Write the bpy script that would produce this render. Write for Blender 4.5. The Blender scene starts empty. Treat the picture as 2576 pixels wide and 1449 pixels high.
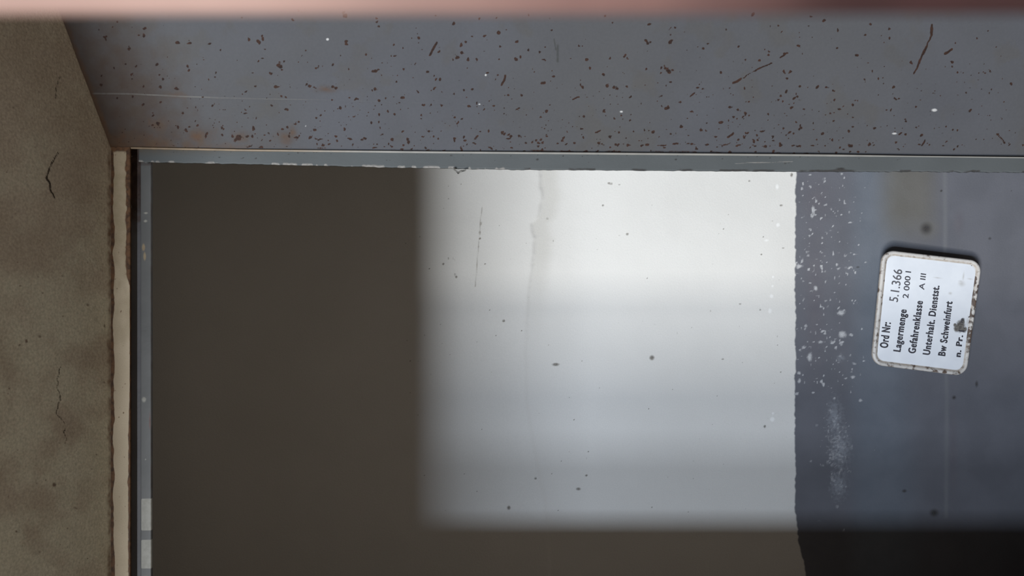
import bpy, bmesh, math, random
import numpy as np
from mathutils import Vector, Matrix

# ------------------------------------------------------------------ camera, sky, light, exposure
W, H, F = 2576, 1449, 1900.0            # photograph size and focal length in pixels
CX, CY = 1288.0, 724.5
EYE = Vector((0.0, 0.0, 1.6))
C = bpy.context.scene.collection
scn = bpy.context.scene
scn.view_settings.view_transform = 'Standard'
scn.view_settings.look = 'None'
scn.view_settings.gamma = 1.0
scn.view_settings.use_curve_mapping = False
scn.view_settings.exposure = 0.0

cd = bpy.data.cameras.new('camera')
cam = bpy.data.objects.new('camera', cd)
C.objects.link(cam)
cd.sensor_width = 36.0
cd.lens = F / W * 36.0
cd.clip_start = 0.01
cd.dof.use_dof = True
cd.dof.focus_distance = 1.5
cd.dof.aperture_fstop = cd.lens / 2.3    # a phone lens: opening of 2.3 mm
# the phone is held on its side: picture right is down, picture up is right, looking along +Y
cam.matrix_world = Matrix(((0, 1, 0, 0), (0, 0, -1, 0), (-1, 0, 0, EYE.z), (0, 0, 0, 1)))
scn.camera = cam

world = bpy.data.worlds.new('sky')
scn.world = world
world.use_nodes = True
bg = world.node_tree.nodes['Background']
bg.inputs[0].default_value = (0.78, 0.70, 0.64, 1)
bg.inputs[1].default_value = 0.11

X_LEFT, Y_OUT, Z_SOFFIT = -0.95, 0.62, 2.1842        # left reveal, outer wall face, height of the soffit at the frame
Z_STOP, Y_STOP, SLOPE = 2.1295, 1.108, 0.25        # lower edge of the frame's head; rise of the splayed soffit per metre

def daylight_lamp(name, s, t, wx, wz, power, col, dist=5.0):
    """area lamp added as daylight from outside the doorway; s, t = sideways and downward slope of its light"""
    l = bpy.data.lights.new(name, 'AREA')
    l.shape = 'RECTANGLE'
    l.size, l.size_y = wx, wz
    l.energy = power
    l.color = col
    o = bpy.data.objects.new(name, l)
    C.objects.link(o)
    o.location = (X_LEFT - dist * s, Y_OUT - dist, Z_STOP + (dist + Y_STOP - Y_OUT) * t)
    d = Vector((s, 1, -t))
    o.rotation_euler = d.to_track_quat('-Z', 'Y').to_euler()
    return o

daylight_lamp('daylight_lamp', 0.597, 0.36, 0.30, 1.50, 235, (1.0, 0.975, 0.92))  # unseen lamps, one added for each shadow step on the back wall
daylight_lamp('daylight_lamp', 0.468, 0.41, 0.66, 1.90, 225, (1.0, 0.99, 0.96))
daylight_lamp('daylight_lamp', 0.304, 0.395, 0.36, 1.70, 145, (0.80, 0.88, 1.0))
daylight_lamp('daylight_lamp', 0.172, 0.385, 0.22, 1.75, 240, (0.73, 0.84, 1.0))

# ------------------------------------------------------------------ helpers
rng = np.random.default_rng(7)
random.seed(7)

def vnoise(x, y, scale, seed=0, octaves=4):
    """fractal value noise on arrays"""
    r = np.random.default_rng(seed)
    tab = r.random((256, 256))
    out = np.zeros(np.shape(x)); amp = 1.0; tot = 0
    fx, fy = np.asarray(x) / scale, np.asarray(y) / scale
    for k in range(octaves):
        ix, iy = np.floor(fx).astype(int), np.floor(fy).astype(int)
        tx, ty = fx - ix, fy - iy
        tx, ty = tx * tx * (3 - 2 * tx), ty * ty * (3 - 2 * ty)
        a, b = tab[ix % 256, iy % 256], tab[(ix + 1) % 256, iy % 256]
        c, d = tab[ix % 256, (iy + 1) % 256], tab[(ix + 1) % 256, (iy + 1) % 256]
        out += amp * ((a * (1 - tx) + b * tx) * (1 - ty) + (c * (1 - tx) + d * tx) * ty)
        tot += amp; amp *= 0.5; fx, fy = fx * 2 + 17.3, fy * 2 + 9.1
    return out / tot

def sstep(x, a, b):
    t = np.clip((x - a) / (b - a), 0, 1)
    return t * t * (3 - 2 * t)

def spots(PX, PY, lst, soft=0.9):
    """cone-shaped spot mask; lst of (x, y, w, h)"""
    m = np.zeros(PX.shape)
    for (x, y, w, h) in lst:
        rx, ry = w * 0.5 * (1 + soft), h * 0.5 * (1 + soft)
        d = np.sqrt(((PX - x) / rx) ** 2 + ((PY - y) / ry) ** 2)
        np.maximum(m, 1 - d, out=m)
    return np.clip(m, 0, 1)

def lines(PX, PY, pts, w):
    """mask of a polyline: 1 on the line, 0 at w away"""
    m = np.zeros(PX.shape)
    for (x0, y0), (x1, y1) in zip(pts[:-1], pts[1:]):
        dx, dy = x1 - x0, y1 - y0
        t = np.clip(((PX - x0) * dx + (PY - y0) * dy) / (dx * dx + dy * dy + 1e-9), 0, 1)
        d = np.hypot(PX - x0 - t * dx, PY - y0 - t * dy)
        np.maximum(m, 1 - d / w, out=m)
    return np.clip(m, 0, 1)

def unproject(PX, PY, p0, n):
    dx, dy, dz = (CY - PY) / F, np.ones(PX.shape), -(PX - CX) / F
    num = (p0[0] - EYE.x) * n[0] + (p0[1] - EYE.y) * n[1] + (p0[2] - EYE.z) * n[2]
    t = num / (dx * n[0] + dy * n[1] + dz * n[2])
    return dx * t + EYE.x, dy * t + EYE.y, dz * t + EYE.z

def at(px, py, Y):
    return Vector(((CY - py) / F * Y, Y, EYE.z - (px - CX) / F * Y))

def link(o, parent=None):
    C.objects.link(o)
    if parent is not None:
        o.parent = parent
        o.matrix_parent_inverse = parent.matrix_world.inverted()
    return o

def grid_obj(name, X, Y, Z, attrs, mat, parent=None, thick=0.0, flip=None, smooth=True):
    nr, nc = X.shape
    if flip is None:                                    # faces look towards the camera
        i, j = nr // 2, nc // 2
        P = lambda a, b: Vector((X[a, b], Y[a, b], Z[a, b]))
        nv = (P(i, j + 1) - P(i, j)).cross(P(i + 1, j) - P(i, j))
        flip = nv.dot(EYE - P(i, j)) < 0
    me = bpy.data.meshes.new(name)
    co = np.stack([X, Y, Z], -1).reshape(-1, 3)
    idx = np.arange(nr * nc).reshape(nr, nc)
    q = np.stack([idx[:-1, :-1], idx[:-1, 1:], idx[1:, 1:], idx[1:, :-1]], -1).reshape(-1, 4)
    if flip:
        q = q[:, ::-1]
    me.vertices.add(len(co)); me.vertices.foreach_set('co', co.astype(np.float32).ravel())
    me.loops.add(q.size); me.loops.foreach_set('vertex_index', q.astype(np.int32).ravel())
    me.polygons.add(len(q))
    me.polygons.foreach_set('loop_start', (np.arange(len(q)) * 4).astype(np.int32))
    me.polygons.foreach_set('loop_total', np.full(len(q), 4, np.int32))
    me.update(calc_edges=True)
    for k, a in attrs.items():
        at_ = me.attributes.new(k, 'FLOAT', 'POINT')
        at_.data.foreach_set('value', a.astype(np.float32).ravel())
    me.polygons.foreach_set('use_smooth', np.full(len(q), smooth))
    me.validate()
    me.materials.append(mat)
    o = bpy.data.objects.new(name, me)
    link(o, parent)
    if thick:
        s = o.modifiers.new('thickness', 'SOLIDIFY')
        s.thickness = thick
        s.offset = -1
    return o

def bm_obj(name, bm, mat, parent=None, smooth=False):
    me = bpy.data.meshes.new(name)
    bmesh.ops.recalc_face_normals(bm, faces=bm.faces)
    bm.to_mesh(me); bm.free()
    for p in me.polygons:
        p.use_smooth = smooth
    me.materials.append(mat)
    return link(bpy.data.objects.new(name, me), parent)

def add_box(bm, x0, x1, y0, y1, z0, z1):
    v = [bm.verts.new((x, y, z)) for x in (x0, x1) for y in (y0, y1) for z in (z0, z1)]
    for f in ((0, 1, 3, 2), (4, 6, 7, 5), (0, 4, 5, 1), (2, 3, 7, 6), (0, 2, 6, 4), (1, 5, 7, 3)):
        bm.faces.new([v[i] for i in f])

def add_prism(bm, poly, z0, z1):
    a = [bm.verts.new((x, y, z0)) for x, y in poly]
    b = [bm.verts.new((x, y, z1)) for x, y in poly]
    bm.faces.new(a[::-1]); bm.faces.new(b)
    n = len(poly)
    for i in range(n):
        bm.faces.new((a[i], a[(i + 1) % n], b[(i + 1) % n], b[i]))

def tag(o, label=None, cat=None, kind=None, group=None):
    if label: o['label'] = label
    if cat: o['category'] = cat
    if kind: o['kind'] = kind
    if group: o['group'] = group
    return o

def mat(name, c1, c2, nscale, layers=(), rough=0.7, bump=0.0, bscale=200.0, fine=0.0, fscale=600.0, spec=0.3):
    """two-tone noise paint, then layers (attribute, colour, colour2, lo, hi, noise scale, noise amount)"""
    m = bpy.data.materials.new(name)
    m.use_nodes = True
    nt = m.node_tree; N, L = nt.nodes, nt.links
    b = N['Principled BSDF']
    b.inputs['Roughness'].default_value = rough
    b.inputs['Specular IOR Level'].default_value = spec
    tc = N.new('ShaderNodeTexCoord')
    def noise(scale, det=4.0):
        n = N.new('ShaderNodeTexNoise')
        n.inputs['Scale'].default_value = scale
        n.inputs['Detail'].default_value = det
        L.new(tc.outputs['Object'], n.inputs['Vector'])
        return n.outputs['Fac']
    def ramp(sock, lo, hi):
        r = N.new('ShaderNodeMapRange')
        r.interpolation_type = 'SMOOTHSTEP'
        r.inputs['From Min'].default_value = lo
        r.inputs['From Max'].default_value = hi
        L.new(sock, r.inputs['Value'])
        return r.outputs['Result']
    def mix(fac, a, bb):
        x = N.new('ShaderNodeMix'); x.data_type = 'RGBA'
        L.new(fac, x.inputs[0])
        for s, i in ((a, 6), (bb, 7)):
            if isinstance(s, tuple): x.inputs[i].default_value = (*s, 1)
            else: L.new(s, x.inputs[i])
        return x.outputs[2]
    col = mix(ramp(noise(nscale), 0.3, 0.7), tuple(c1), tuple(c2))
    for (attr, ca, cb, lo, hi, ns, na) in layers:
        A = N.new('ShaderNodeAttribute'); A.attribute_name = attr
        s = A.outputs['Fac']
        nz = noise(ns, 5.0)
        if na:
            ad = N.new('ShaderNodeMath'); ad.operation = 'MULTIPLY_ADD'
            L.new(nz, ad.inputs[0]); ad.inputs[1].default_value = 2 * na; ad.inputs[2].default_value = 1 - na
            mm = N.new('ShaderNodeMath'); mm.operation = 'MULTIPLY'
            L.new(s, mm.inputs[0]); L.new(ad.outputs[0], mm.inputs[1])
            s = mm.outputs[0]
        lc = mix(ramp(nz, 0.35, 0.65), tuple(ca), tuple(cb))
        col = mix(ramp(s, lo, hi), col, lc)
    if fine:
        nf = noise(fscale, 3.0)
        r = N.new('ShaderNodeMapRange')
        r.inputs['From Min'].default_value = 0.3; r.inputs['From Max'].default_value = 0.7
        r.inputs['To Min'].default_value = 1 - fine; r.inputs['To Max'].default_value = 1 + fine
        L.new(nf, r.inputs['Value'])
        x = N.new('ShaderNodeMix'); x.data_type = 'RGBA'; x.blend_type = 'MULTIPLY'
        x.inputs[0].default_value = 1.0
        L.new(col, x.inputs[6]); L.new(r.outputs['Result'], x.inputs[7])
        col = x.outputs[2]
    L.new(col, b.inputs['Base Color'])
    if bump:
        bn = N.new('ShaderNodeBump')
        bn.inputs['Strength'].default_value = bump
        bn.inputs['Distance'].default_value = 0.002
        L.new(noise(bscale, 6.0), bn.inputs['Height'])
        L.new(bn.outputs[0], b.inputs['Normal'])
    return m

def axis(lo, a, b, hi, step, coarse):
    """dense between a and b, coarse outside"""
    p = []
    if lo < a: p.append(np.linspace(lo, a, max(2, int((a - lo) / coarse)), endpoint=False))
    p.append(np.arange(a, b, step))
    p.append(np.linspace(b, hi, max(2, int((hi - b) / coarse))) if hi > b else np.array([b]))
    return np.concatenate(p)

# ------------------------------------------------------------------ setting: the room behind and the outside
Y_WALL, Y_FRAME, Y_IN = 2.20, 1.10, 1.14

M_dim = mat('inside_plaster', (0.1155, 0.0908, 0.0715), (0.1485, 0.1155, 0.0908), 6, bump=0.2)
M_conc = mat('concrete_floor', (0.27, 0.215, 0.165), (0.36, 0.295, 0.225), 5, bump=0.3, fine=0.1)
M_out = mat('outer_render', (0.34, 0.30, 0.26), (0.42, 0.37, 0.31), 8, bump=0.3, fine=0.1)

def struct(name, bm, m):
    return tag(bm_obj(name, bm, m), kind='structure')

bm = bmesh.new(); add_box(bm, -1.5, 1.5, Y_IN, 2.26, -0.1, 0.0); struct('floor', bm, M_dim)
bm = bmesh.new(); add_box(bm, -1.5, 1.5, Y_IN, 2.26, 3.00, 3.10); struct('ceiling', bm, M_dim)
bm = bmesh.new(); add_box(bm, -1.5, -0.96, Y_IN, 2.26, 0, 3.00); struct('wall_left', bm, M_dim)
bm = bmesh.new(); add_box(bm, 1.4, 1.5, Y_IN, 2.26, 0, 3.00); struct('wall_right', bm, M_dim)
bm = bmesh.new(); add_box(bm, -6, 6, -7, Y_OUT, -0.1, 0.0); struct('floor_outside', bm, M_conc)

# the thick outer wall around the doorway
JX0 = (CY - 372) / F * Y_FRAME                       # x of the jamb at the frame
YC = (Z_SOFFIT - EYE.z + SLOPE * Y_FRAME) / ((CX - 150) / F + SLOPE)   # depth where the soffit meets the lining at pixel (150, 30)
JS = ((CY - 30) / F * YC - JX0) / (Y_FRAME - YC)   # how far the lining flares per metre of depth
def jx(Y): return JX0 + (Y_FRAME - Y) * JS
bm = bmesh.new()
add_prism(bm, [(-3, Y_OUT), (X_LEFT, Y_OUT), (X_LEFT, Y_IN), (-3, Y_IN)], 0, 3.0)
add_prism(bm, [(jx(Y_OUT) + .006, Y_OUT), (3, Y_OUT), (3, Y_IN), (JX0 + .006, Y_IN), (JX0 + .006, Y_FRAME)], 0, 3.0)
struct('wall_front', bm, M_out)
bm = bmesh.new()
zo = Z_SOFFIT + (Y_FRAME - Y_OUT) * SLOPE + .003
pf = [(Y_OUT, zo), (Y_FRAME, Z_SOFFIT + .003), (Y_IN, Z_SOFFIT + .003), (Y_IN, 3.0), (Y_OUT, 3.0)]
va = [bm.verts.new((X_LEFT, y, z)) for y, z in pf]; vb = [bm.verts.new((jx(Y_OUT) + .02, y, z)) for y, z in pf]
bm.faces.new(va); bm.faces.new(vb[::-1])
for i in range(5):
    bm.faces.new((va[i], vb[i], vb[(i + 1) % 5], va[(i + 1) % 5]))
struct('trim_1', bm, M_out)

# ------------------------------------------------------------------ plaster soffit over the doorway
us = axis(-930, -10, 279, 279.5, 3.0, 40)
vs = np.linspace(0, 1, 560)
U = np.repeat(us[None, :], len(vs), 0)
Yd = (Z_SOFFIT - EYE.z + SLOPE * Y_FRAME) / ((CX - U) / F + SLOPE)
XR = JX0 + (Y_FRAME - Yd) * JS
XX = XR + (X_LEFT - XR) * vs[:, None] ** 1.0
PX = U; PY = CY - XX / Yd * F
SX = PX + (vnoise(PX, PY, 16, 12, 4) - .5) * 15; SY = PY
crk = np.maximum.reduce([
    lines(SX, SY, [(152, 193), (138, 221), (138, 248)], 5) * .75,
    lines(SX, SY, [(146, 384), (140, 393), (118, 435), (121, 465), (138, 497)], 5),
    lines(SX, SY, [(155, 923), (140, 953), (153, 1006), (142, 1040), (163, 1059), (163, 1116)], 4.5) * .75,
    lines(SX, SY, [(85, 697), (60, 693)], 5) * .5])
dirt = np.clip(sstep(vnoise(PX, PY, 60, 3, 5), .5, .85) * .45 + spots(PX, PY, [(random.uniform(0, 270), random.uniform(60, 1449), random.uniform(3, 8), random.uniform(3, 8)) for _ in range(150)]) * .9, 0, 1)
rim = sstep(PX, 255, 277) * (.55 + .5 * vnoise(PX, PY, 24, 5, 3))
pale = np.clip(sstep(vnoise(PX, PY, 90, 11, 5), .2, .85) * np.interp(PY, [300, 1449], [.5, 1.2]) + np.interp(PY, [500, 1449], [0, .35]), 0, 1)
M_soff = mat('soffit_plaster', (0.345, 0.30, 0.24), (0.41, 0.365, 0.30), 9, [
    ('pale', (.52, .50, .41), (.48, .465, .38), .1, 1.0, 120, .5),
    ('dirt', (.15, .12, .09), (.19, .15, .12), .35, .95, 120, .5),
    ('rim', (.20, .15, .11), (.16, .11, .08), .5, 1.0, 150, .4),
    ('crack', (.03, .025, .02), (.06, .045, .035), .3, .75, 700, .5)], rough=.95, bump=.8, bscale=260, fine=.16, fscale=300, spec=.1)
bumpz = (vnoise(PX, PY, 70, 21, 4) - .5) * .0016
bumpz *= sstep(277 - PX, 0, 30) * sstep(PX, -900, -500)
o = grid_obj('trim_2', XX, Yd, Z_SOFFIT + (Y_FRAME - Yd) * SLOPE + bumpz, {'crack': crk, 'dirt': dirt, 'rim': rim, 'pale': pale}, M_soff, thick=.004)
tag(o, 'cracked grey brown plaster soffit', None, 'structure')

# ------------------------------------------------------------------ back wall: white plaster above, dark grey paint below
us = axis(-700, 376, 2600, 3076, 4.0, 60)
vs = axis(-850, 400, 1470, 2300, 4.0, 60)
PX, PY = np.meshgrid(us, vs)
edge = 2001 + (vnoise(PY, PY * 0 + 3.7, 60, 31, 4) - .5) * 7 + (vnoise(PY, PY * 0 + 9.2, 9, 32, 2) - .5) * 5 + 24 * sstep(PY, 1300, 1449)
dado = np.clip((PX - edge) / 30 + .5, 0, 1)
# the upper coat of plaster ends in a ragged ridge
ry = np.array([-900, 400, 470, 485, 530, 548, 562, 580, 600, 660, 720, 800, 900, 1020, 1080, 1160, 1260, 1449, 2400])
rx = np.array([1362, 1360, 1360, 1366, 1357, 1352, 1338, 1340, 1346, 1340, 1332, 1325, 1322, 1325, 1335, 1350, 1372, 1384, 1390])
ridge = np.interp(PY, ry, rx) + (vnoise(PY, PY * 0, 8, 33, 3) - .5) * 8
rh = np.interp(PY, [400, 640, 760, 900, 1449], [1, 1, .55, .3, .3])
step = 1 - sstep(PX, ridge - 4, ridge + 5)
fade = sstep(PX, ridge - 330, ridge - 20)
disp = -.0042 * step * fade * rh
disp += (vnoise(PX, PY, 180, 41, 4) - .5) * .003 * (1 - dado)
stain_shade = (sstep(PX, ridge - 2, ridge + 8) * (1 - sstep(PX, ridge + 25, ridge + 75))) * rh * .8  # shade beside the ridge, painted in as a soft darker band
crk = np.maximum.reduce([
    lines(PX, PY, [(1226, 430), (1220, 480), (1214, 525)], 5) * .45,
    lines(PX, PY, [(1213, 522), (1208, 560), (1206, 600), (1202, 640), (1196, 720)], 5.5) * .72,
    lines(PX, PY, [(1195, 720), (1190, 800), (1192, 880), (1206, 1075), (1213, 1140)], 5) * .42,
    spots(PX, PY, [(1210, 562, 7, 8), (1207, 585, 7, 10), (1208, 600, 6, 6)]) ])
dots = [(1531, 461, 7, 7), (1538, 462, 7, 7), (1558, 465, 6, 6), (1517, 517, 7, 7), (1578, 589, 8, 8), (1558, 593, 5, 5), (1377, 550, 10, 5),
        (1115, 664, 7, 8), (1148, 697, 8, 7), (1392, 606, 6, 5), (1267, 807, 9, 8), (1965, 517, 10, 6), (1885, 455, 7, 6), (1915, 640, 6, 6),
        (1818, 903, 7, 6), (1703, 838, 5, 5), (1787, 782, 6, 5), (1862, 765, 7, 6), (1913, 779, 6, 6), (1970, 624, 6, 6), (1924, 1073, 8, 9),
        (1347, 1203, 8, 7), (1455, 1230, 14, 8), (1128, 650, 6, 6), (1145, 690, 7, 6), (1955, 846, 6, 5), (1280, 1277, 10, 12), (1475, 1196, 8, 7),
        (1398, 917, 20, 9), (1640, 900, 14, 14), (1992, 440, 9, 14)]
dots += [(random.uniform(1020, 1990), random.uniform(440, 1290), random.uniform(2.5, 5), random.uniform(2.5, 5)) for _ in range(170)]
dotm = spots(PX, PY, dots, 1.1) * (1 - dado)
CH = [(569, 320, 18, 60), (557, 360, 14, 22), (590, 245, 16, 22), (486, 150, 10, 20), (612, 285, 10, 12), (548, 452, 16, 12), (566, 485, 9, 16), (632, 512, 18, 12),
      (632, 545, 18, 14), (658, 470, 10, 8), (525, 622, 14, 10), (527, 648, 18, 14), (472, 660, 14, 10), (490, 682, 12, 26), (470, 722, 40, 26), (445, 695, 20, 8),
      (625, 620, 26, 8), (628, 745, 12, 18), (570, 765, 10, 8), (755, 740, 24, 12), (825, 732, 36, 12), (865, 760, 10, 16), (868, 633, 36, 12), (838, 405, 30, 14),
      (710, 630, 14, 20), (795, 255, 10, 20), (705, 515, 16, 10), (555, 850, 8, 20), (582, 885, 24, 26), (563, 917, 10, 8), (498, 957, 12, 12), (470, 990, 8, 8),
      (848, 972, 14, 14), (770, 1065, 50, 36), (513, 1162, 16, 20), (635, 1197, 24, 14), (655, 1212, 10, 10), (780, 1222, 50, 40), (845, 1222, 22, 20), (618, 1278, 30, 16),
      (708, 1276, 30, 14), (770, 1285, 22, 18), (650, 1273, 10, 10), (498, 1310, 22, 18), (468, 1332, 20, 14), (545, 1385, 32, 48), (762, 1375, 22, 16), (730, 1320, 22, 20),
      (870, 1432, 26, 18), (820, 1415, 10, 14), (485, 205, 9, 9), (780, 55, 16, 10), (770, 60, 10, 10), (920, 1180, 10, 10), (935, 1415, 14, 10)]
chips = [(1850 + x / 2.8975, 420 + y / 2.8975, w / 2.8975 * 1.15, h / 2.8975 * 1.15) for x, y, w, h in CH]
for _ in range(320):
    x, y = random.gauss(2075, 48), random.uniform(440, 1000)
    if x > 2006: chips.append((x, y, random.uniform(2, 6), random.uniform(2, 6)))
for _ in range(190):                                # the scuffed patch lower down
    y = random.gauss(1135, 65); x = random.gauss(2105 + (y - 1135) * .05, 18)
    chips.append((x, y, random.uniform(3, 13), random.uniform(3, 11)))
for (x, y) in ((2041, 1160), (2092, 1105), (2165, 1008), (2200, 1135), (2217, 1137), (2060, 1312), (2005, 990), (2010, 957), (2011, 938), (2145, 948)):
    chips.append((x, y, random.uniform(6, 13), random.uniform(6, 11)))
chipm = spots(PX + (vnoise(PX, PY, 9, 93, 3) - .5) * 9, PY + (vnoise(PX, PY, 9, 94, 3) - .5) * 10, chips, 1.0)
chipm *= np.where(PY > 1010, .62, 1.0)
haze = spots(PX, PY, [(2100, 1050, 60, 130), (2115, 1130, 75, 160), (2110, 1220, 65, 110), (2115, 900, 30, 30)], .9) * .9
wp = [(1945, 697, 6, 8), (1943, 720, 6, 7), (1941, 745, 10, 10), (1937, 782, 9, 14), (1955, 470, 8, 14), (1957, 566, 10, 10), (1928, 605, 12, 6), (1943, 1055, 12, 12), (1945, 1040, 6, 8)]
wpm = spots(PX, PY, wp, .9)
blue = sstep(PX, 2080, 2190) * (1 - sstep(PX, 2170 + PY * .05, 2330 + PY * .05))
brown = np.maximum(sstep(PX, 2170, 2260) * (1 - sstep(PX, 2310, 2405)) * (1 - sstep(PY, 520, 680)) * .8, spots(PX, PY, [(2330, 572, 60, 60)], .9) * .9)
brush = lines(PX, PY, [(2377, 430), (2378, 560), (2375, 800), (2382, 1000), (2380, 1300)], 16) * .8
purp = spots(PX, PY, [(2412, 560, 30, 70), (2398, 1130, 26, 330), (2055, 500, 90, 130), (2050, 750, 60, 500)], .9) * .8
dd = spots(PX, PY, [(2457, 966, 9, 20), (2368, 480, 8, 8), (2330, 575, 34, 34), (2350, 1290, 26, 22), (2275, 1235, 14, 10), (2400, 1000, 12, 12), (2158, 672, 10, 6), (2545, 480, 5, 5), (2490, 600, 9, 9)], 1.0)
under = sstep(vnoise(PX, PY, 45, 55, 4), .3, .8) * (1 - dado) * .35
M_wall = mat('painted_wall', (.70, .69, .655), (.745, .735, .70), 3, [
    ('under', (.66, .645, .60), (.69, .67, .63), .3, 1.2, 60, .2),
    ('stain_shade', (.585, .57, .525), (.63, .615, .57), .1, 1.0, 90, .5),
    ('lime', (.86, .85, .83), (.83, .83, .80), .3, .7, 500, .3),
    ('crack', (.20, .18, .15), (.30, .27, .23), .35, .9, 500, .4),
    ('dots', (.16, .15, .13), (.30, .28, .25), .40, .8, 300, .3),
    ('dado', (.128, .132, .150), (.142, .146, .166), .42, .58, 10, .03),
    ('blue', (.142, .162, .19), (.158, .176, .204), .2, 1.2, 14, .2),
    ('purple', (.128, .122, .14), (.142, .137, .153), .2, 1.0, 30, .3),
    ('brown', (.155, .147, .125), (.14, .132, .112), .0, 1.2, 16, .15),
    ('brush', (.185, .19, .20), (.165, .17, .18), .3, 1.0, 60, .4),
    ('haze', (.31, .33, .36), (.22, .235, .26), .45, 1.1, 110, .95),
    ('chips', (.62, .62, .62), (.36, .37, .39), .3, .8, 300, .7),
    ('marks', (.03, .03, .035), (.07, .065, .06), .35, .95, 300, .3)],
    rough=.75, bump=.22, bscale=170, fine=.025, fscale=300, spec=.25)
X, Y, Z = unproject(PX, PY, (0, Y_WALL, 0), (0, 1, 0))
o = grid_obj('wall_back', X, Y + disp, np.clip(Z, 0, None), {'dado': dado, 'stain_shade': stain_shade * (1 - dado) * .8, 'crack': crk, 'dots': dotm, 'chips': chipm * np.where(PX > 1998, 1, 0), 'haze': haze, 'lime': wpm * (1 - dado),
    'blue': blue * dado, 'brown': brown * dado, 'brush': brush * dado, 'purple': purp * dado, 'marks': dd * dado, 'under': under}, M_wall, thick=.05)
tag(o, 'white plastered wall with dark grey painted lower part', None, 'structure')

# ------------------------------------------------------------------ steel door frame
frame = bpy.data.objects.new('door_1', None)
frame.location = (JX0, Y_FRAME, 0)
C.objects.link(frame)
tag(frame, 'rust-speckled grey steel door frame with a cream strip along its head', None, 'structure')
bpy.context.view_layer.update()

RX = np.array([200, 360, 600, 1050, 1550, 2050, 2576, 4051]); RY = np.array([368, 371, 376, 381, 385, 389, 395, 412])
BX = np.array([200, 370, 450, 700, 1000, 1300, 1600, 2000, 2300, 2576, 4051]); BY = np.array([406, 407, 409, 414, 421, 426, 428, 431, 431, 433, 442])

S1 = """90 340 14;170 360 20;215 340 16;190 375 18;225 430 10;205 312 10;35 155 8;255 105 8;465 175 9;530 95 10;555 110 8;915 105 14;928 135 18;1200 190 12;1215 230 14;1200 155 8;940 355 20;938 385 14;1100 468 18;1345 378 12;1435 418 9;1360 485 11;1320 488 6;1565 330 11;360 538 9;400 535 12;345 565 20;365 580 18;378 605 12;280 638 18;170 530 9;205 510 6;120 635 9;595 435 10;535 445 7;545 485 6;690 575 13;670 592 9;815 565 16;885 487 8;955 598 10;1180 617 28 12;1210 603 12;1250 545 9;1440 595 14;1365 710 8;1540 560 9;1640 620 9;1690 655 9;1710 690 8;150 750 14 9;330 757 26 16;455 755 10;590 735 16;615 752 16;650 760 9 5;810 748 18;845 762 22 16;770 762 14 6;1195 775 18;1165 785 10 5;65 800 9;38 820 10;380 842 11;415 838 9;820 865 10;965 848 12;1025 860 18 12;1225 875 14;1280 855 10;1425 845 14;1565 795 11;1700 768 11;1400 895 9;1605 905 11;1675 910 11;1190 912 9;1170 945 8;885 938 14;415 948 20 12;290 915 14 8;55 948 7;70 980 8;155 1028 9;710 1000 11;685 1025 9;1005 1008 16 9;955 1010 8;1225 990 12;1295 968 10;1350 995 18 9;1225 1055 9;1150 1060 13;1590 1000 10;1585 1025 7;1230 1103 12;515 1062 11;495 1080 10;670 1125 18;700 1105 7;920 1120 12;870 1070 8;125 1105 10;130 1125 11;415 1102 16;380 1120 16 8;435 1150 9;438 1175 14;350 1170 12;340 1160 9;230 1175 10;265 1160 8;5 1185 24;70 1180 14;120 1185 16;280 1225 10;510 1195 16;500 1200 26 6;620 1200 20 12;700 1207 60 4;850 1185 14;850 1225 13;685 1248 12;735 1262 14;780 1250 8;720 1285 50 4;990 1250 12;960 1210 40 5;1095 1195 26 11;1070 1215 12;1200 1255 12;1245 1165 12;1180 1285 36 5;1340 1205 16;1430 1150 14 7;1300 1250 14;1340 1270 12;1275 1270 8;1465 1215 18;1470 1240 16;1530 1262 8;1435 1262 10;1645 1140 18 10;1600 1180 18 8;1705 1180 8;1620 1275 14;1650 1295 44 6;1420 1295 44 4;1505 1295 20 6;90 1275 40 5;200 1275 24 5"""
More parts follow.
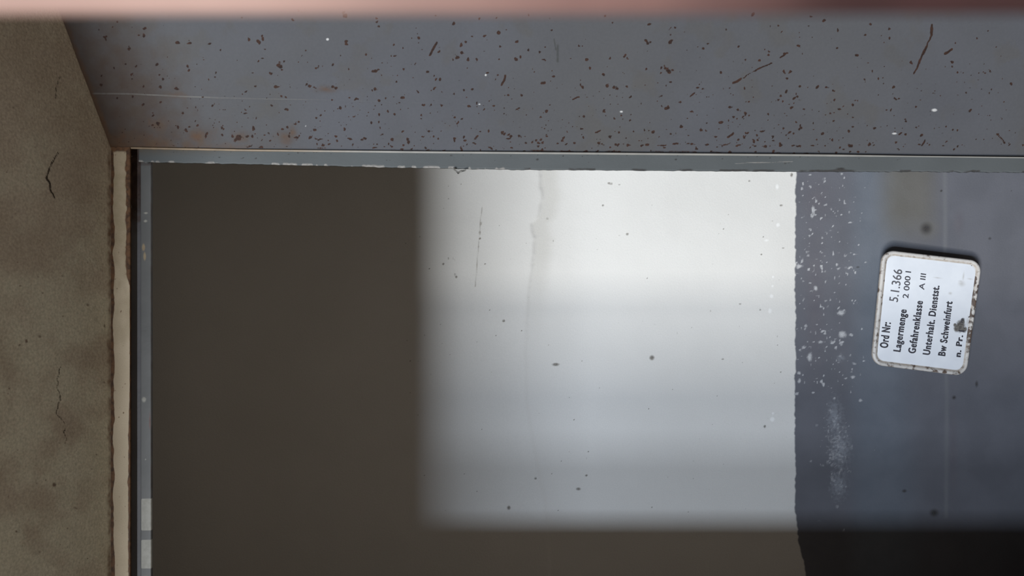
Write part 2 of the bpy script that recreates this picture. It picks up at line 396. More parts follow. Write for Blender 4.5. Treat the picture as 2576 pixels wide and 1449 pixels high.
S2 = """320 200 17;710 280 18;420 355 13;385 390 16;480 315 8;580 315 9;15 330 12;190 450 13;390 458 18 13;350 495 16;305 515 11;445 515 13;515 515 16 12;705 515 12;720 408 14;860 355 9;965 432 15;1060 448 11;1110 405 10;855 515 15;895 493 17;1165 262 11;1100 520 28 9;1400 400 10;1435 400 8;1475 525 19;1490 595 12;1675 500 12;1695 195 11;965 125 12;1630 140 14;1155 160 8;145 130 9;540 160 9;695 150 9;90 618 10;135 660 11;165 680 12;205 688 12;610 630 9;690 645 13;685 688 9;1180 660 14;1095 722 24 16;1420 735 13;1440 755 17;1610 650 13;1640 745 20;1705 755 13;147 768 14;405 778 12;475 775 18 14;315 815 10;430 845 9;210 795 9;785 825 13;900 820 14;1160 912 9;1125 972 14;50 905 13;120 912 13;210 915 12;448 922 14;515 900 11;665 922 14;580 950 9;745 935 8;745 990 9;765 1005 8;320 1020 15 9;300 995 8;385 1030 9;355 1062 10;345 1080 10;1072 1018 9;1105 1078 9;1445 1008 13;1620 950 12;1618 972 12;1635 1005 9;1715 1022 10;1425 1115 14 9;1670 1185 16;1440 1195 12;150 1180 9;180 1200 11;325 1205 16;325 1222 12;405 1185 14;415 1215 18 14;515 1180 14 9;540 1140 8;620 1138 17;630 1275 16 8;645 1290 12;740 1145 14;760 1160 13;800 1210 28 8;815 1185 14;790 1170 10;885 1175 14 9;905 1185 10;940 1240 14;820 1278 13;935 1308 22 7;1030 1215 14;1075 1213 20 10;1060 1245 18 10;1095 1240 12;1040 1275 11;1000 1235 9;1120 1182 11;1135 1140 12 7;1270 1200 11;1260 1220 18 14;1290 1245 24 9;1215 1242 12 7;1370 1240 15 9;1575 1245 18;1610 1252 14 7;1510 1285 8;1665 1280 9;1715 1255 11;380 1280 13;380 1300 14 6;230 1297 26 4;540 1305 10;745 1285 9;690 1305 9;1090 1313 40 5;1300 1318 100 6;1450 1320 34 5;1560 1312 22 7;1700 1315 24 7;425 1255 9;500 1200 10;495 1240 8;1080 1300 9"""
S3 = """290 213 17;518 240 9;470 240 8;468 310 9;265 355 15;270 372 13;295 370 10;475 365 20;85 475 12;70 487 13;90 505 9;757 415 13;797 385 10;725 498 10;1062 402 11;1118 520 17 14;910 632 17;258 607 11;390 590 16;385 628 12;430 590 18;450 615 24;455 632 18;487 607 13;415 565 10;465 715 12;435 750 7;92 755 12;5 765 13;117 835 15;388 835 12;215 892 9;440 928 24 15;432 942 11;395 915 9;560 885 17 11;650 963 24 9;710 760 17 13;755 765 9;1200 835 10;1145 885 10;1113 772 10;985 762 6;990 930 19 14;1050 957 17 12;1120 985 15;1105 1015 10;1160 1000 8;1020 1015 18 9;1050 1027 12 8;1310 990 14;905 1062 20 11;975 1053 10;790 1070 10;565 1107 26 13;560 1095 12;740 1130 18 14;785 1135 14 6;865 1182 17 12;480 1160 14 11;525 1155 10;620 1172 10;250 1133 13;285 1138 8;325 1140 14;328 1152 11;145 1143 12;85 1200 15 12;20 1155 13;370 1185 9;125 1045 16 12;50 1005 12 8;95 1005 9;1135 1155 11;1115 1190 9;1068 1212 13;1270 1138 28 14;1215 1138 18 6;1225 1180 14;1235 1215 10;1370 1188 13;1365 1222 10;1500 1150 20 10;1535 1165 14 7;1475 1175 11;1600 1095 12;1595 1115 9;1580 1125 12;1445 1110 11;1430 1255 15;1560 1058 11;1705 1068 12;1635 948 18 12;1525 932 15;1545 860 16;1570 840 12;1560 815 9;1400 868 15;1430 830 12;1480 790 15;1450 875 8;1595 870 9;1600 750 15;1460 622 13;1462 640 9;1510 627 15;1490 680 13;1585 402 20 13;1470 462 11;1610 470 9;1320 475 14;1325 440 9;1295 430 8;1240 518 11;1410 222 18 9;1335 232 9;1440 275 8;960 260 11;1180 125 17;1690 140 14;1670 225 10;15 1260 20 12;110 1257 36 10;270 1255 20 14;400 1258 60 4;520 1252 34 9;650 1253 64 9;790 1252 26 11;940 1256 54 7;1055 1260 30 8;1205 1262 30 6;1585 1266 28 10;1540 1268 30 4;1700 1270 28 10;415 1280 15 8;820 1310 12;1205 1312 18 12;1360 1308 17 12;1290 1275 15;985 1320 24 5;305 1300 9;1550 1325 12 6;1660 1335 50 4;700 1290 9;880 1275 12 7;30 1322 26 4;230 1258 26 5;1200 1225 16;1160 1285 9"""
S4 = """78 172 13;182 245 13;187 258 11;190 405 13;465 202 15;420 293 10;615 240 22 14;613 320 12;342 455 14;480 588 10;565 550 8;525 655 14;568 695 9;415 658 8;650 727 15 11;20 722 16 11;100 725 15 11;155 757 18 12;325 830 12;318 868 11;240 887 12 8;200 903 14;120 942 11;163 828 12;155 1005 11;127 1010 7;310 970 9;318 1052 12;290 1087 10;500 1062 14 10;665 825 13;688 815 13;585 915 9;622 915 7;833 890 8;795 515 14;1138 520 12;1135 550 11;1165 360 7;1340 315 10;1430 262 9;1450 585 12;1360 605 8;1355 658 9;1185 605 8;1245 690 7;1625 692 14;1455 735 8;1450 770 9;1245 768 9;1290 908 14;1280 925 12;745 990 13;748 1008 9;843 1055 14 10;985 1070 9;1085 1045 9;1145 1072 9;1190 1080 12 7;750 1110 14;705 1110 9;882 1120 16 10;668 1180 15 10;1512 1110 15;1570 1178 14;1605 1198 7;1185 1215 15;1155 1238 11;1070 1205 20 9;1095 1168 16 7;865 1198 18 8;955 1205 16 8;450 1197 16 9;488 1203 13 8;295 1198 22 8;300 1212 14;240 1238 16 8;295 1260 16 9;145 1158 18 12;65 1108 14;10 1155 14 8;85 1215 12 7;30 1250 11 7;170 1265 11;360 1255 10;420 1252 9;685 1235 10;1715 1200 12 8;660 1060 8;210 1222 10"""
S0 = """600 118 8;853 163 9;825 195 8;720 213 10;962 203 8;1060 208 12;1045 258 13;1010 265 9;765 270 14;770 290 9;1300 315 30 10;1380 312 26 7;1530 320 16 4;1610 370 13;1815 288 13;940 355 12;1140 470 14;1365 490 13;1370 510 9;830 495 9;910 470 8;990 482 12;965 545 14;960 575 9;740 550 10;1185 580 13;1170 548 8;1568 565 12;1570 530 9;1520 578 9;1840 535 8;1975 537 14;1885 445 9;1910 428 8;1045 627 11;1165 635 13;1290 645 26 8;735 620 16;1430 780 11;1440 800 8;850 715 9;968 712 11;1040 765 14;1115 840 10;1170 745 9;1150 900 14;1110 910 18 8;1300 922 13;1380 925 13;1355 950 14;1440 915 13;1330 822 10;1550 772 8;1790 825 10;1872 862 10;1425 875 8;1615 930 11;1628 942 10;1620 985 10;1505 980 12;1500 1000 14;1845 940 12;1700 990 18;1740 1005 20;1720 1020 16;1800 995 14 8;1835 997 14 8;1975 1025 9;1960 970 8"""
SL = []
for txt, ox, k in ((S0, 0, 2.8986), (S1, 600, 3.45), (S2, 1050, 3.45), (S3, 1550, 3.45), (S4, 2050, 3.293)):
    for e in txt.split(';'):
        v = [float(t) for t in e.split()]
        if len(v) == 3: v.append(v[2])
        k2 = k * .93
        SL.append((ox + v[0] / k, v[1] / k, v[2] / k2 + 1.2, v[3] / k2 + 1.2))
LN = [(1050, 3.45, [(168, 368), (110, 478)], 8), (1050, 3.45, [(765, 655), (755, 695), (730, 735)], 8), (1050, 3.45, [(1345, 862), (1400, 840)], 6), (1050, 3.45, [(850, 955), (888, 935)], 6), (1050, 3.45, [(1548, 1152), (1588, 1135)], 6),
      (1550, 3.45, [(1015, 722), (1080, 690)], 8), (1550, 3.45, [(1080, 690), (1210, 605)], 3.4), (1550, 3.45, [(1210, 610), (1350, 545)], 6), (1550, 3.45, [(1420, 500), (1490, 460)], 6),
      (1550, 3.45, [(680, 805), (645, 838)], 6), (1550, 3.45, [(970, 1190), (1020, 1155)], 7), (2050, 3.293, [(968, 205), (965, 290)], 9), (2050, 3.293, [(965, 290), (920, 390)], 5),
      (2050, 3.293, [(920, 390), (865, 520)], 9), (2050, 3.293, [(865, 520), (820, 610)], 6), (2050, 3.293, [(1080, 445), (1135, 410)], 9), (2050, 3.293, [(1512, 1110), (1570, 1178)], 5), (2050, 3.293, [(885, 1205), (915, 1160)], 5), (1550, 3.45, [(1600, 1085), (1608, 1115)], 6)]

cs = axis(0, 0, 1, 1, 1 / 860., 1)
cs = np.concatenate([np.linspace(-.004, 1, 861), np.array([1.04, 1.1, 1.2, 1.35, 1.5])])
ws = np.concatenate([np.linspace(0, .32, 145), np.linspace(.34, 1, 14)])
Wm, Sm = ws[:, None], cs[None, :]
y0 = 376 - Wm * 1276 + 0 * Sm
for _ in range(3):
    xl = 150 + (y0 - 30) * 125 / 330.
    x0 = xl + Sm * (2620 - xl)
    rr = np.interp(x0, RX, RY)
    y0 = rr - Wm * (rr + 900)
PX, PY = x0, y0
WX = PX + (vnoise(PX, PY, 9, 91, 3) - .5) * 11; WY = PY + (vnoise(PX, PY, 9, 92, 3) - .5) * 9
rust = spots(WX, WY, SL, .85)
for ox, k, pts, w in LN:
    rust = np.maximum(rust, lines(PX + (WX - PX) * .4, PY + (WY - PY) * .4, [(ox + a / k, b / k) for a, b in pts], w / k * 1.6))
tiny = []
for _ in range(900):
    x = random.uniform(300, 2560); y = 372 - abs(random.gauss(0, 1)) * 130
    if 60 < y < 374: tiny.append((x, y, random.uniform(1.5, 3.6), random.uniform(1.5, 3.2)))
rust = np.maximum(rust, spots(PX, PY, tiny, 1.0) * .8)
# rust creeping along the seams
seam = np.interp(PX, [150, 420, 900, 1300, 1950, 2150, 2576], [0, .3, .35, .55, .55, .15, 0]) * np.clip(1 - np.abs(PY - np.interp(PX, RX, RY) + 4) / 6, 0, 1)
rust = np.maximum(rust, seam * sstep(vnoise(PX, PY * 3, 30, 61, 3), .4, .75) * .9)
rust = np.clip(rust, 0, 1)
dl = (PX - (150 + (PY - 30) * 125 / 330.))        # distance from the plaster edge
stain_shade = np.maximum.reduce([
    (1 - sstep(dl, 0, 26)) * np.interp(PY, [0, 120, 370], [.55, .75, 1.0]),
    (1 - sstep(np.hypot((PX - 275) / 200, (PY - 365) / 95), .1, 1)) * .62,
    (1 - sstep(np.hypot((PX - 280) / 46, (PY - 358) / 46), .2, 1)) * 1.0,
    sstep(PY, 300, 372) * (1 - sstep(PX, 300, 1100)) * .5,
    (1 - sstep(dl, 40, 420)) * .75 * (.75 + .25 * sstep(PY, 40, 240)),  # wide term paints the soffit's shade in along with brown staining
    spots(PX, PY, [(820, 225, 60, 20), (715, 345, 60, 40), (605, 345, 60, 36), (500, 340, 120, 60), (735, 335, 30, 40)], .9) * .6])
stain_shade = np.clip(stain_shade + (vnoise(PX, PY, 26, 65, 4) - .5) * .35 * (stain_shade > .03), 0, 1)
wash = np.maximum.reduce([
    (1 - sstep(dl, 4, 22)) * np.interp(PY, [0, 120, 300, 372], [.35, .6, .75, .95]),
    (1 - sstep(np.hypot((PX - 275) / 62, (PY - 362) / 40), .1, 1)) * 1.0,
    (1 - sstep(np.hypot((PX - 330) / 240, (PY - 372) / 80), .1, 1)) * .6,
    sstep(PY, 335, 372) * (1 - sstep(PX, 350, 1000)) * .55,
    spots(PX, PY, [(820, 225, 50, 14), (715, 345, 50, 36), (605, 345, 50, 36), (500, 345, 90, 40), (735, 335, 24, 36), (445, 240, 60, 20), (400, 310, 70, 40)], .9) * .6])
wash = np.clip(wash + (vnoise(PX, PY, 18, 68, 4) - .5) * .6 * (wash > .03), 0, 1)
dust = np.maximum(sstep(vnoise(PX, PY, 70, 66, 4), .5, .75) * .5, spots(PX, PY, SL, 2.6) * .5 * sstep(PY, 200, 380) * sstep(PX, 1200, 1700))
weld_glint = lines(PX, PY, [(232, 235), (330, 236), (430, 241), (550, 246), (800, 251), (1000, 257), (1250, 265)], 4.2) * np.interp(PX, [228, 240, 540, 800, 1250, 1330], [.6, 1, .9, .6, .45, 0])  # raised weld line, its highlight painted in as a paler streak
smud = np.maximum(lines(PX, PY, [(1394, 98), (1398, 125)], 5), lines(PX, PY, [(1403, 115), (1403, 155)], 8)) * .8
wht = spots(PX, PY, [(2350.6, 277, 15, 8), (2250, 336, 14, 5), (824, 99, 8, 7), (1222, 189, 6, 6), (1206, 262, 6, 4), (769, 317, 4, 4), (1563, 281, 9, 5)], .8)
deep = (vnoise(PX, PY, 300, 67, 3))
M_jamb = mat('grey_steel_paint', (0.0640, 0.0645, 0.0660), (0.0720, 0.0728, 0.0755), 5, [
    ('deep', (0.0635, 0.0660, 0.0755), (0.0705, 0.0735, 0.0840), -.1, 1.2, 8, .1),
    ('dust', (0.0620, 0.0581, 0.0515), (0.0686, 0.0640, 0.0568), .15, 1.1, 40, .3),
    ('stain_shade', (.052, .032, .021), (.060, .046, .037), .08, 1.05, 45, .45),
    ('wash', (.085, .045, .024), (.075, .050, .034), .15, 1.0, 90, .5),
    ('smudge', (0.0396, 0.0416, 0.0416), (0.0462, 0.0475, 0.0462), .3, .8, 200, .4),
    ('weld_glint', (0.1452, 0.1419, 0.1320), (0.1122, 0.1089, 0.1023), .35, .95, 200, .4),
    ('rust', (.018, .011, .009), (.036, .018, .013), .20, .46, 300, .6),
    ('white', (.42, .42, .41), (.34, .34, .34), .3, .7, 300, .3)], rough=.75, bump=.12, bscale=120, fine=.03, fscale=300, spec=.12)
# lining plane: contains the vertical line at the frame and flares outwards
nrm = Vector((1, JS, 0)).normalized()
X, Y, Z = unproject(PX, PY, (JX0, Y_FRAME, 0), nrm)
Z[:, -1] = 0.0
Z = np.clip(Z, 0, None)
weldh = weld_glint * .0008
X -= nrm.x * weldh; Y -= nrm.y * weldh
o = grid_obj('jamb_lining', X, Y, Z, {'rust': rust, 'stain_shade': stain_shade, 'wash': wash, 'dust': dust, 'weld_glint': weld_glint, 'smudge': smud, 'white': wht, 'deep': deep}, M_jamb, frame, thick=.003)
tag(o, 'flared grey steel lining peppered with rust spots')

# flat stop beside the lining, facing the camera
xs = np.concatenate([np.arange(349, 2620, 4.0), np.linspace(2640, 4051, 20)])
ts = np.linspace(0, 1, 15)
ey = np.interp(xs, BX, BY) + (vnoise(xs, xs * 0, 14, 71, 3) - .5) * 3.0 * np.interp(xs, [300, 450, 1300, 2000, 2300], [.3, 1, 1, .6, 1.5])
PX = np.repeat(xs[None], len(ts), 0)
PY = np.interp(PX, RX, RY) + (ey[None] - np.interp(PX, RX, RY)) * ts[:, None]
chip = np.where(ts[:, None] > .78, (ts[:, None] - .78) / .22, 0) * sstep(vnoise(PX, PX * 0, 16, 72, 3), .42, .62) * (1 - sstep(PX, 1250, 1330))
dk = spots(PX, PY, [(random.uniform(400, 2300), random.gauss(391, 4) + x * 0 + np.interp(x, RX, RY) - 381, random.uniform(2, 6), random.uniform(2, 4)) for x in [random.uniform(400, 2300) for _ in range(5)]], 1.) * 0
sp = []
for _ in range(95):
    x = random.uniform(400, 2300); sp.append((x, np.interp(x, RX, RY) + random.choice([6, 7, 9, 22]) + random.gauss(0, 1.5), random.uniform(2.5, 6), random.uniform(2, 4)))
sp += [(1352, 401, 9, 7), (1135, 391, 7, 6), (1700, 401, 8, 6), (2115, 425, 26, 9), (1975, 411, 7, 5)]
dk = np.maximum(spots(PX, PY, sp, .9), np.where(ts[:, None] > .9, .7, 0) * sstep(vnoise(PX, PX * 0, 40, 73, 2), .4, .6) * sstep(PX, 1250, 1350))
scr = lines(PX, PY, [(1850, 411), (1900, 409), (1995, 407)], 3) * .8
stn = (1 - sstep(PX, 380, 900)) * (1 - ts[:, None]) * .7
M_strip = mat('grey_green_paint', (0.0697, 0.0765, 0.0782), (0.0799, 0.0875, 0.0901), 9, [
    ('stain_shade', (0.0638, 0.0467, 0.0298), (0.0765, 0.0595, 0.0408), .15, 1, 60, .4),
    ('spots', (0.0255, 0.0255, 0.0255), (0.0425, 0.0399, 0.0382), .35, .8, 300, .4),
    ('chip', (0.2210, 0.2125, 0.1997), (0.1445, 0.1403, 0.1318), .3, .7, 260, .6)], rough=.65, bump=.1, fine=.02, spec=.15)
X, Y, Z = unproject(PX, PY, (0, Y_FRAME, 0), (0, 1, 0))
o = grid_obj('jamb_stop', X, Y, np.clip(Z, 0, None), {'chip': np.maximum(chip, scr), 'spots': dk, 'stain_shade': stn}, M_strip, frame, thick=.006)
tag(o, 'smooth grey stop edging the opening')

# raised bead where the lining meets the stop
M_bead = mat('bead_paint', (.19, .186, .172), (.235, .228, .21), 30, [('stain_shade', (.14, .10, .06), (.18, .13, .08), .2, .9, 60, .3)], rough=.45, bump=.1, spec=.4)
bx = np.concatenate([np.arange(330, 2620, 10.0), np.linspace(2640, 4000, 20)])
ang = np.linspace(0, 2 * math.pi, 11)
XX = np.zeros((len(ang), len(bx))); YY = XX.copy(); ZZ = XX.copy()
for i, x in enumerate(bx):
    p = at(x, np.interp(x, RX, RY) + 1.5, Y_FRAME - .001)
    r = .0017 if x < 2100 else .0017 - .0007 * min(1, (x - 2100) / 200)
    XX[:, i] = p.x + r * np.cos(ang); YY[:, i] = p.y + r * np.sin(ang); ZZ[:, i] = max(p.z, 0)
st = np.repeat(((1 - sstep(bx, 500, 1150)) * .8 + .1)[None], len(ang), 0)
o = grid_obj('bead', XX, YY, ZZ, {'stain_shade': st}, M_bead, frame)
tag(o, 'pale raised bead line along the stop')

# bent flake of paint hanging off the stop
bm = bmesh.new()
fl = [(1137, 424), (1141, 427.5), (1146, 431), (1152, 438), (1158, 433.5), (1165, 431), (1172, 429.5), (1173, 425), (1160, 428), (1153, 431), (1147, 427), (1142, 423)]
v0 = [bm.verts.new(at(x, y, Y_FRAME - .004 - .002 * (i % 2))) for i, (x, y) in enumerate(fl)]
v1 = [bm.verts.new(v.co + Vector((0, .0012, 0))) for v in v0]
bm.faces.new(v0); bm.faces.new(v1[::-1])
for i in range(len(fl)):
    j = (i + 1) % len(fl); bm.faces.new((v0[j], v0[i], v1[i], v1[j]))
M_flake = mat('flake_paint', (.07, .07, .065), (.20, .195, .18), 300, rough=.7)
o = bm_obj('paint_flake', bm, M_flake, frame); tag(o, 'small bent flake of paint')

# the head: cream strip, dark groove, grey stop
def head_patch(name, xa, xb, Yp, m, attrs_fn, nx, thick, y0=366, y1=2420, wob=0.0):
    ys = np.concatenate([np.arange(y0, 1470, 4.0), np.linspace(1480, y1, 12)])
    xs_ = np.linspace(xa, xb, nx)
    PX, PY = np.meshgrid(xs_, ys)
    X, Y, Z = unproject(PX, PY, (0, Yp, 0), (0, 1, 0))
    X = np.clip(X, X_LEFT, None)
    return grid_obj(name, X, Y, Z, attrs_fn(PX, PY), m, frame, thick=thick)
def cream_attrs(PX, PY):
    nl = vnoise(PY, PY * 0 + 1, 40, 81, 4)
    l = 1 - sstep(PX, 279 + nl * 10, 284 + nl * 12)
    wid = np.interp(PY, [360, 600, 690, 720, 860, 960, 1100, 1200, 1449], [20, 17, 16, 3, 3, 3, 8, 10, 7])
    r = sstep(PX, 327 - wid * (.5 + vnoise(PY, PY * 0 + 5, 22, 82, 4) * 1.2), 329 - wid * .3)
    sp = spots(PX, PY, [(random.uniform(285, 325), random.uniform(380, 1449), random.uniform(2, 6), random.uniform(2, 8)) for _ in range(60)], .9)
    top = 1 - sstep(PY, 372, 395)
    gr = lines(PX, PY, [(278.6, 360), (278.6, 1500)], 1.6) * (.4 + .6 * vnoise(PY, PX * 0, 20, 84, 3))
    return {'rust': np.clip(np.maximum.reduce([l, r, sp * .8, top * .9]), 0, 1), 'grime': np.clip(sstep(vnoise(PX * 2, PY, 60, 83, 3), .3, .8) * np.interp(PY, [360, 700, 1449], [1, .6, .4]) + np.interp(PY, [360, 480, 900], [.9, .7, 0]), 0, 1), 'light': gr}
M_cream = mat('cream_paint', (0.4260, 0.3621, 0.2627), (0.4899, 0.4189, 0.3124), 14, [
    ('grime', (0.3266, 0.2769, 0.1846), (0.3834, 0.3195, 0.2272), .2, 1.0, 60, .4),
    ('rust', (.055, .028, .014), (.13, .065, .03), .38, .75, 130, .45),
    ('light', (0.5680, 0.5112, 0.4260), (0.4544, 0.4118, 0.3408), .3, .9, 100, .2)], rough=.6, bump=.2, bscale=120, fine=.05)
o = head_patch('head_strip', 276.5, 327, Y_FRAME, M_cream, cream_attrs, 26, .004); tag(o, 'cream painted head strip with rusty edges')
M_groove = mat('dark_groove_paint', (.090, .088, .094), (.105, .103, .108), 20, [
    ('rust', (.026, .015, .012), (.048, .030, .024), .25, .75, 90, .4), ('chip', (.30, .29, .28), (.2, .19, .18), .4, .8, 200, .4)], rough=.5, bump=.2)
def groove_attrs(PX, PY):
    return {'rust': (1 - sstep(PY, 420, 720)) * (.6 + .6 * vnoise(PX, PY, 18, 85, 3)),
            'chip': spots(PX, PY, [(331, 393, 6, 6), (329, 440, 4, 9), (327, 470, 8, 8), (330, 520, 5, 12), (340, 532, 4, 6), (329, 600, 4, 7), (325, 540, 5, 9)], .8)}
o = head_patch('head_groove', 300, 368, Y_FRAME + .014, M_groove, groove_attrs, 24, .012); tag(o, 'dark recessed groove')
def stop_attrs(PX, PY):
    wh = sstep(PY, 1253, 1257) * (1 - sstep(PY, 1333, 1337)) + sstep(PY, 1356, 1360) * (1 - sstep(PY, 1428, 1432))
    wh = np.clip(wh * sstep(PX, 353, 358), 0, 1)
    wh = np.maximum(wh, spots(PX, PY, [(367, 536, 16, 8), (366, 556, 14, 10), (362, 1006, 16, 20), (366, 1155, 6, 8), (368, 405, 6, 6)], .7) * .75)
    tan = spots(PX, PY, [(361, 622, 9, 20), (364, 645, 8, 24), (366, 1455, 20, 14)], .8)
    return {'white': wh, 'tan': tan, 'edge': np.maximum(sstep(PX, 375.5, 380) * .7, (1 - sstep(PY, 412, 425)) * .9) * (.5 + .6 * vnoise(PX, PY, 20, 87, 3)), 'red': spots(PX, PY, [(353, 1033, 6, 5), (377, 1060, 5, 50)], .8)}
M_stop = mat('grey_stop_paint', (.085, .088, .088), (.10, .103, .103), 18, [
    ('edge', (.04, .032, .03), (.075, .06, .055), .3, .9, 90, .4),
    ('red', (.10, .05, .045), (.13, .07, .06), .3, .9, 90, .4),
    ('tan', (.24, .20, .13), (.21, .16, .10), .35, .7, 200, .3),
    ('white', (.27, .27, .245), (.23, .23, .205), .35, .62, 140, .35)], rough=.5, bump=.1)
o = head_patch('head_stop', 354, 380, Y_FRAME + .008, M_stop, stop_attrs, 14, .005, y0=404); tag(o, 'grey stop with scraps of white paint')
bm = bmesh.new()                                    # the small knuckle in the corner of the frame
p = at(356, 398, Y_FRAME + .004)
bmesh.ops.create_uvsphere(bm, u_segments=14, v_segments=8, radius=.004, matrix=Matrix.Translation(at(369, 405, Y_FRAME + .004)))
o = bm_obj('weld_blob', bm, M_stop, frame, True)

# ------------------------------------------------------------------ enamel sign
Y_SIGN = 2.145
SC = [Vector(at(x, y, Y_SIGN)) for x, y in ((2191.5, 917), (2220.5, 627.5), (2476, 656), (2435.5, 948))]   # reading order: top left, top right, bottom right, bottom left
SC[2].y += .010; SC[3].y += .010
def sgn(s, t, off=0.0):
    a = SC[0].lerp(SC[1], s); b = SC[3].lerp(SC[2], s)
    n = (SC[1] - SC[0]).cross(SC[3] - SC[0]).normalized()
    if n.y > 0: n = -n
    return a.lerp(b, t) + n * off
def zoom_st(zx, zy):
    """a point of the sign in the enlarged photograph -> fractions across and down the sign"""
    px, py = 2140 + zx / 3.4497, 580 + zy / 3.4497
    P = np.array([2191.5, 917.]), np.array([2220.5, 627.5]), np.array([2476., 656.]), np.array([2435.5, 948.])
    s, t = .5, .5
    for _ in range(12):
        q = (P[0] * (1 - s) + P[1] * s) * (1 - t) + (P[3] * (1 - s) + P[2] * s) * t
        ds = (P[1] - P[0]) * (1 - t) + (P[2] - P[3]) * t
        dt = (P[3] - P[0]) * (1 - s) + (P[2] - P[1]) * s
        d = np.linalg.solve(np.stack([ds, dt], 1), np.array([px, py]) - q)
        s, t = s + d[0], t + d[1]
    return s, t
sign = bpy.data.objects.new('enamel_sign', None)
sign.location = sgn(.5, 1.0)
C.objects.link(sign)
tag(sign, 'small white enamel sign with black lettering and chipped rusty rim on the dark grey wall', 'sign')
bpy.context.view_layer.update()

WS, HS = (SC[1] - SC[0]).length, (SC[3] - SC[0]).length
RAD = .034
def rrect(theta_sq, k, rad=RAD):
    """square boundary point -> rounded rectangle scaled by k (metres from the centre)"""
    a, b = theta_sq
    hx, hy = WS / 2, HS / 2
    x, y = a * hx, b * hy
    cx, cy = hx - rad, hy - rad
    if abs(x) > cx and abs(y) > cy:
        dx, dy = abs(x) - cx, abs(y) - cy
        m = max(dx, dy) / rad
        l = math.hypot(dx, dy) or 1
        dx, dy = dx / l * m * rad, dy / l * m * rad
        x, y = math.copysign(cx + dx, x), math.copysign(cy + dy, y)
    return x * k, y * k
def sign_pt(x, y, off):
    return sgn(x / WS + .5, .5 + y / HS, off)
# profile over the plate: flat field, then a rolled rim
NG = 150
g = np.linspace(-1, 1, NG)
XX = np.zeros((NG, NG)); YY = XX.copy(); ZZ = XX.copy(); SS = XX.copy(); TT = XX.copy(); KK = XX.copy()
for i, b in enumerate(g):
    for j, a in enumerate(g):
        k = max(abs(a), abs(b)) or 1e-6
        x, y = rrect((a / k, b / k), k)
        dome = .0045 * (1 - k * k)
        p = sign_pt(x * .955, y * .95, dome)
        XX[i, j], YY[i, j], ZZ[i, j] = p
        SS[i, j], TT[i, j], KK[i, j] = x / WS * .955 + .5, y / HS * .95 + .5, k
def st_spots(lst):
    m = np.zeros(SS.shape)
    for zx, zy, w, h in lst:                        # w along the picture's x (down the sign), h along its y
        s, t = zoom_st(zx, zy)
        rs, rt = h / 3.4497 / 290 * .9, w / 3.4497 / 250 * .9
        np.maximum(m, 1 - np.sqrt(((SS - s) / rs) ** 2 + ((TT - t) / rt) ** 2), out=m)
    return np.clip(m, 0, 1)
smear = st_spots([(965, 830, 80, 100), (935, 850, 60, 60), (1000, 860, 50, 50), (985, 790, 40, 60), (915, 820, 30, 30)])
grey = np.maximum(st_spots([(975, 460, 70, 60), (990, 400, 20, 90), (870, 545, 40, 30), (760, 410, 90, 14), (965, 440, 50, 20), (1050, 420, 60, 16), (1060, 900, 50, 170), (1030, 800, 40, 120)]) * .8, sstep(KK, .9, 1.0) * .55)
holes = st_spots([(300, 280, 26, 18), (215, 1065, 22, 18), (1067, 298, 18, 18), (1052, 752, 30, 20), (205, 1030, 12, 24), (640, 205, 12, 8), (355, 195, 40, 12)])
M_plate = mat('white_enamel', (.79, .83, .885), (.83, .87, .92), 30, [
    ('grey', (.50, .50, .49), (.56, .56, .55), .2, 1.0, 120, .35),
    ('smear', (.10, .095, .09), (.20, .19, .175), .25, .62, 200, .4),
    ('hole', (.03, .02, .02), (.06, .045, .04), .35, .6, 300, .15)], rough=.35, spec=.45, bump=.03)
plate = grid_obj('plate', XX, YY, ZZ, {'grey': grey, 'smear': smear, 'hole': holes}, M_plate, sign, thick=.0015)
# rim ring, swept around the outline
outl = []
M_ = 60
per = [(-1 + 2 * i / M_, -1) for i in range(M_)] + [(1, -1 + 2 * i / M_) for i in range(M_)] + [(1 - 2 * i / M_, 1) for i in range(M_)] + [(-1, 1 - 2 * i / M_) for i in range(M_)]
prof = [(-.0150, .0002), (-.0115, .0012), (-.0085, .0036), (-.0050, .0044), (-.0020, .0030), (0, -.0002), (-.0004, -.006), (-.002, -.009), (-.004, -.008), (-.012, -.0035)]
pts = [Vector((*rrect(q, 1.0), 0)) for q in per]
n = len(pts)
XX = np.zeros((len(prof), n + 1)); YY = XX.copy(); ZZ = XX.copy(); rr_ = XX.copy(); bb_ = XX.copy()
for i in range(n + 1):
    a, b, c = pts[(i - 1) % n], pts[i % n], pts[(i + 1) % n]
    tg = (c - a).normalized(); nn = Vector((tg.y, -tg.x, 0))
    if nn.dot(b) < 0: nn = -nn
    for j, (d, h) in enumerate(prof):
        q = b + nn * d
        XX[j, i], YY[j, i], ZZ[j, i] = sign_pt(q.x, q.y, h)
        s, t = q.x / WS + .5, q.y / HS + .5
        base = .30
        if t > .9: base = .545 if .30 < s < .86 else .42   # the lower edge has rusted most
        if s < .06: base = .42
        if s > .94: base = .38
        if t < .06: base = .40
        rr_[j, i] = base; bb_[j, i] = [0.55, .9, .6, .3, .45, .9, .9, .9, 1, 1][j]
M_rim = mat('worn_enamel_rim', (.58, .56, .53), (.64, .62, .59), 60, [
    ('brown', (.36, .30, .24), (.44, .38, .32), .45, 1.1, 110, .7),
    ('rust', (.05, .035, .03), (.13, .095, .075), .42, .55, 70, .9)], rough=.45, bump=.15, bscale=220)
rim = grid_obj('rim', XX, YY, ZZ, {'rust': rr_, 'brown': bb_}, M_rim, sign, thick=0)
tag(rim, 'rolled rim chipped down to rust')
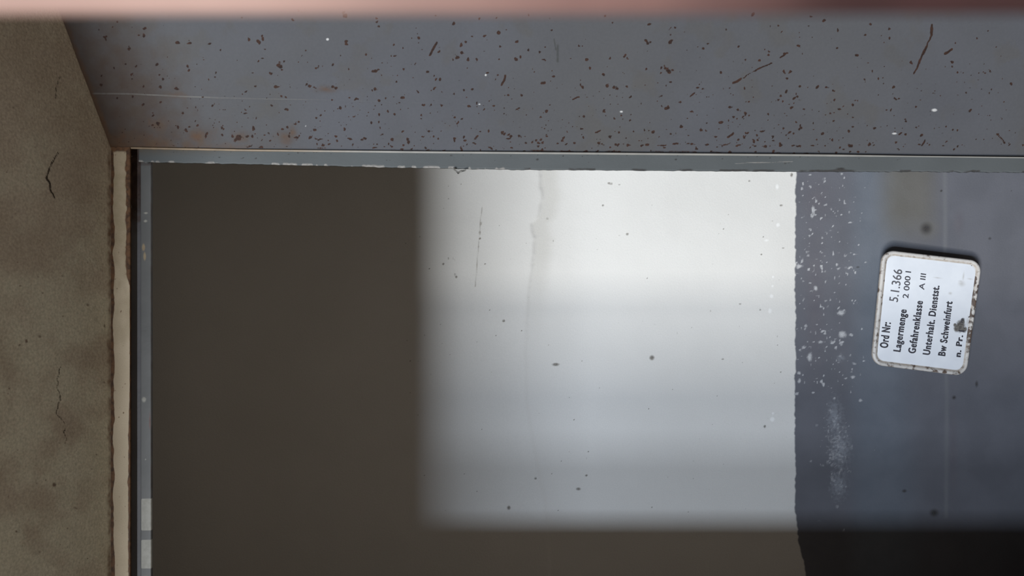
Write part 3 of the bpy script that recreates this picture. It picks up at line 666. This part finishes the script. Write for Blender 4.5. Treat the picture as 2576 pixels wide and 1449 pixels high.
# two bolts hold the sign off the wall
M_bolt = mat('bolt_steel', (.10, .09, .085), (.16, .14, .12), 80, rough=.5)
for s in (.12, .88):
    p = sgn(s, .5, -.0012)
    bm = bmesh.new()
    bmesh.ops.create_cone(bm, cap_ends=True, segments=16, radius1=.005, radius2=.005, depth=Y_WALL - p.y + .002,
        matrix=Matrix.Translation((p.x, (p.y + Y_WALL + .002) / 2, p.z)) @ Matrix.Rotation(math.pi / 2, 4, 'X'))
    bm_obj('bolt', bm, M_bolt, sign, True)

# lettering
M_ink = mat('black_lettering', (.055, .055, .07), (.085, .085, .10), 120, rough=.5)
M_ink2 = mat('grey_lettering', (.10, .10, .115), (.15, .15, .165), 120, rough=.5)
def letter_line(txt, p0, p1, cap, bold, m, dmax=None):
    cu = bpy.data.curves.new('lettering', 'FONT')
    cu.body = txt; cu.size = 1.0; cu.offset = min(bold, .02); cu.resolution_u = 4; cu.space_character = 1.0 + bold * 3
    tmp = bpy.data.objects.new('lettering', cu); C.objects.link(tmp)
    dg = bpy.context.evaluated_depsgraph_get(); dg.update()
    me = bpy.data.meshes.new_from_object(tmp.evaluated_get(dg))
    bpy.data.objects.remove(tmp)
    co = np.zeros(len(me.vertices) * 3); me.vertices.foreach_get('co', co); co = co.reshape(-1, 3)
    x0, x1 = co[:, 0].min(), co[:, 0].max()
    d = np.array(p1, float) - np.array(p0, float)
    L_ = np.hypot(*d); e = d / L_
    up = np.array([e[1], -e[0]])                    # picture left of the reading direction = up on the sign
    if up[0] > 0: up = -up
    sy = cap / .73
    bm = bmesh.new(); bm.from_mesh(me)
    if bold > .03:                                  # heavier strokes: the outline twice, a little apart
        n0 = len(bm.verts); bm.from_mesh(me); bm.verts.ensure_lookup_table()
        for v in bm.verts[n0:]: v.co.x += .042
        x1 += .042
    bpy.data.meshes.remove(me)
    for v in bm.verts:
        z = np.array(p0) + e * ((v.co.x - x0) / (x1 - x0) * L_) + up * (v.co.y * sy)
        s, t = zoom_st(*z)
        k = max(abs(s - .5), abs(t - .5)) * 2
        v.co = sgn(s, t, .0045 * (1 - min(1, k) ** 2) + .0007)
    g_ = bmesh.ops.extrude_face_region(bm, geom=bm.faces[:])
    for v in [q for q in g_['geom'] if isinstance(q, bmesh.types.BMVert)]:
        v.co.y -= .0003
    return bm_obj('lettering', bm, m, sign)
letter_line('Ord Nr:', (318, 1022), (345, 800), 72, .048, M_ink)
letter_line('5.1.366', (405, 622), (446, 342), 80, .006, M_ink2)
letter_line('Lagermenge', (430, 1055), (482, 688), 66, .048, M_ink)
letter_line('2 000 l', (496, 590), (523, 358), 52, .008, M_ink)
letter_line('Gefahrenklasse', (562, 1070), (624, 614), 68, .048, M_ink)
letter_line('A III', (636, 516), (656, 378), 50, .006, M_ink)
letter_line('Unterhalt. Dienstst.', (690, 1083), (772, 480), 66, .048, M_ink)
letter_line('Bw Schweinfurt', (826, 1092), (888, 618), 66, .048, M_ink)
letter_line('n. Pr.', (964, 1102), (986, 912), 56, .035, M_ink)
letter_line('I', (998, 884), (1000, 872), 56, .012, M_ink)
letter_line('m', (985, 802), (992, 768), 34, .010, M_ink)

# ------------------------------------------------------------------ out-of-focus painted bar beside the lens
bm = bmesh.new()
add_box(bm, .0297, .062, .080, .0828, 0.0, 2.45)
bmesh.ops.bevel(bm, geom=[e for e in bm.edges if abs((e.verts[0].co - e.verts[1].co).z) > 1], offset=.0009, segments=3, affect='EDGES')
zs = np.concatenate([np.linspace(1.45, 1.75, 60)])
for z in zs:
    bmesh.ops.bisect_plane(bm, geom=bm.verts[:] + bm.edges[:] + bm.faces[:], plane_co=(0, 0, z), plane_no=(0, 0, 1))
me_bar = bm
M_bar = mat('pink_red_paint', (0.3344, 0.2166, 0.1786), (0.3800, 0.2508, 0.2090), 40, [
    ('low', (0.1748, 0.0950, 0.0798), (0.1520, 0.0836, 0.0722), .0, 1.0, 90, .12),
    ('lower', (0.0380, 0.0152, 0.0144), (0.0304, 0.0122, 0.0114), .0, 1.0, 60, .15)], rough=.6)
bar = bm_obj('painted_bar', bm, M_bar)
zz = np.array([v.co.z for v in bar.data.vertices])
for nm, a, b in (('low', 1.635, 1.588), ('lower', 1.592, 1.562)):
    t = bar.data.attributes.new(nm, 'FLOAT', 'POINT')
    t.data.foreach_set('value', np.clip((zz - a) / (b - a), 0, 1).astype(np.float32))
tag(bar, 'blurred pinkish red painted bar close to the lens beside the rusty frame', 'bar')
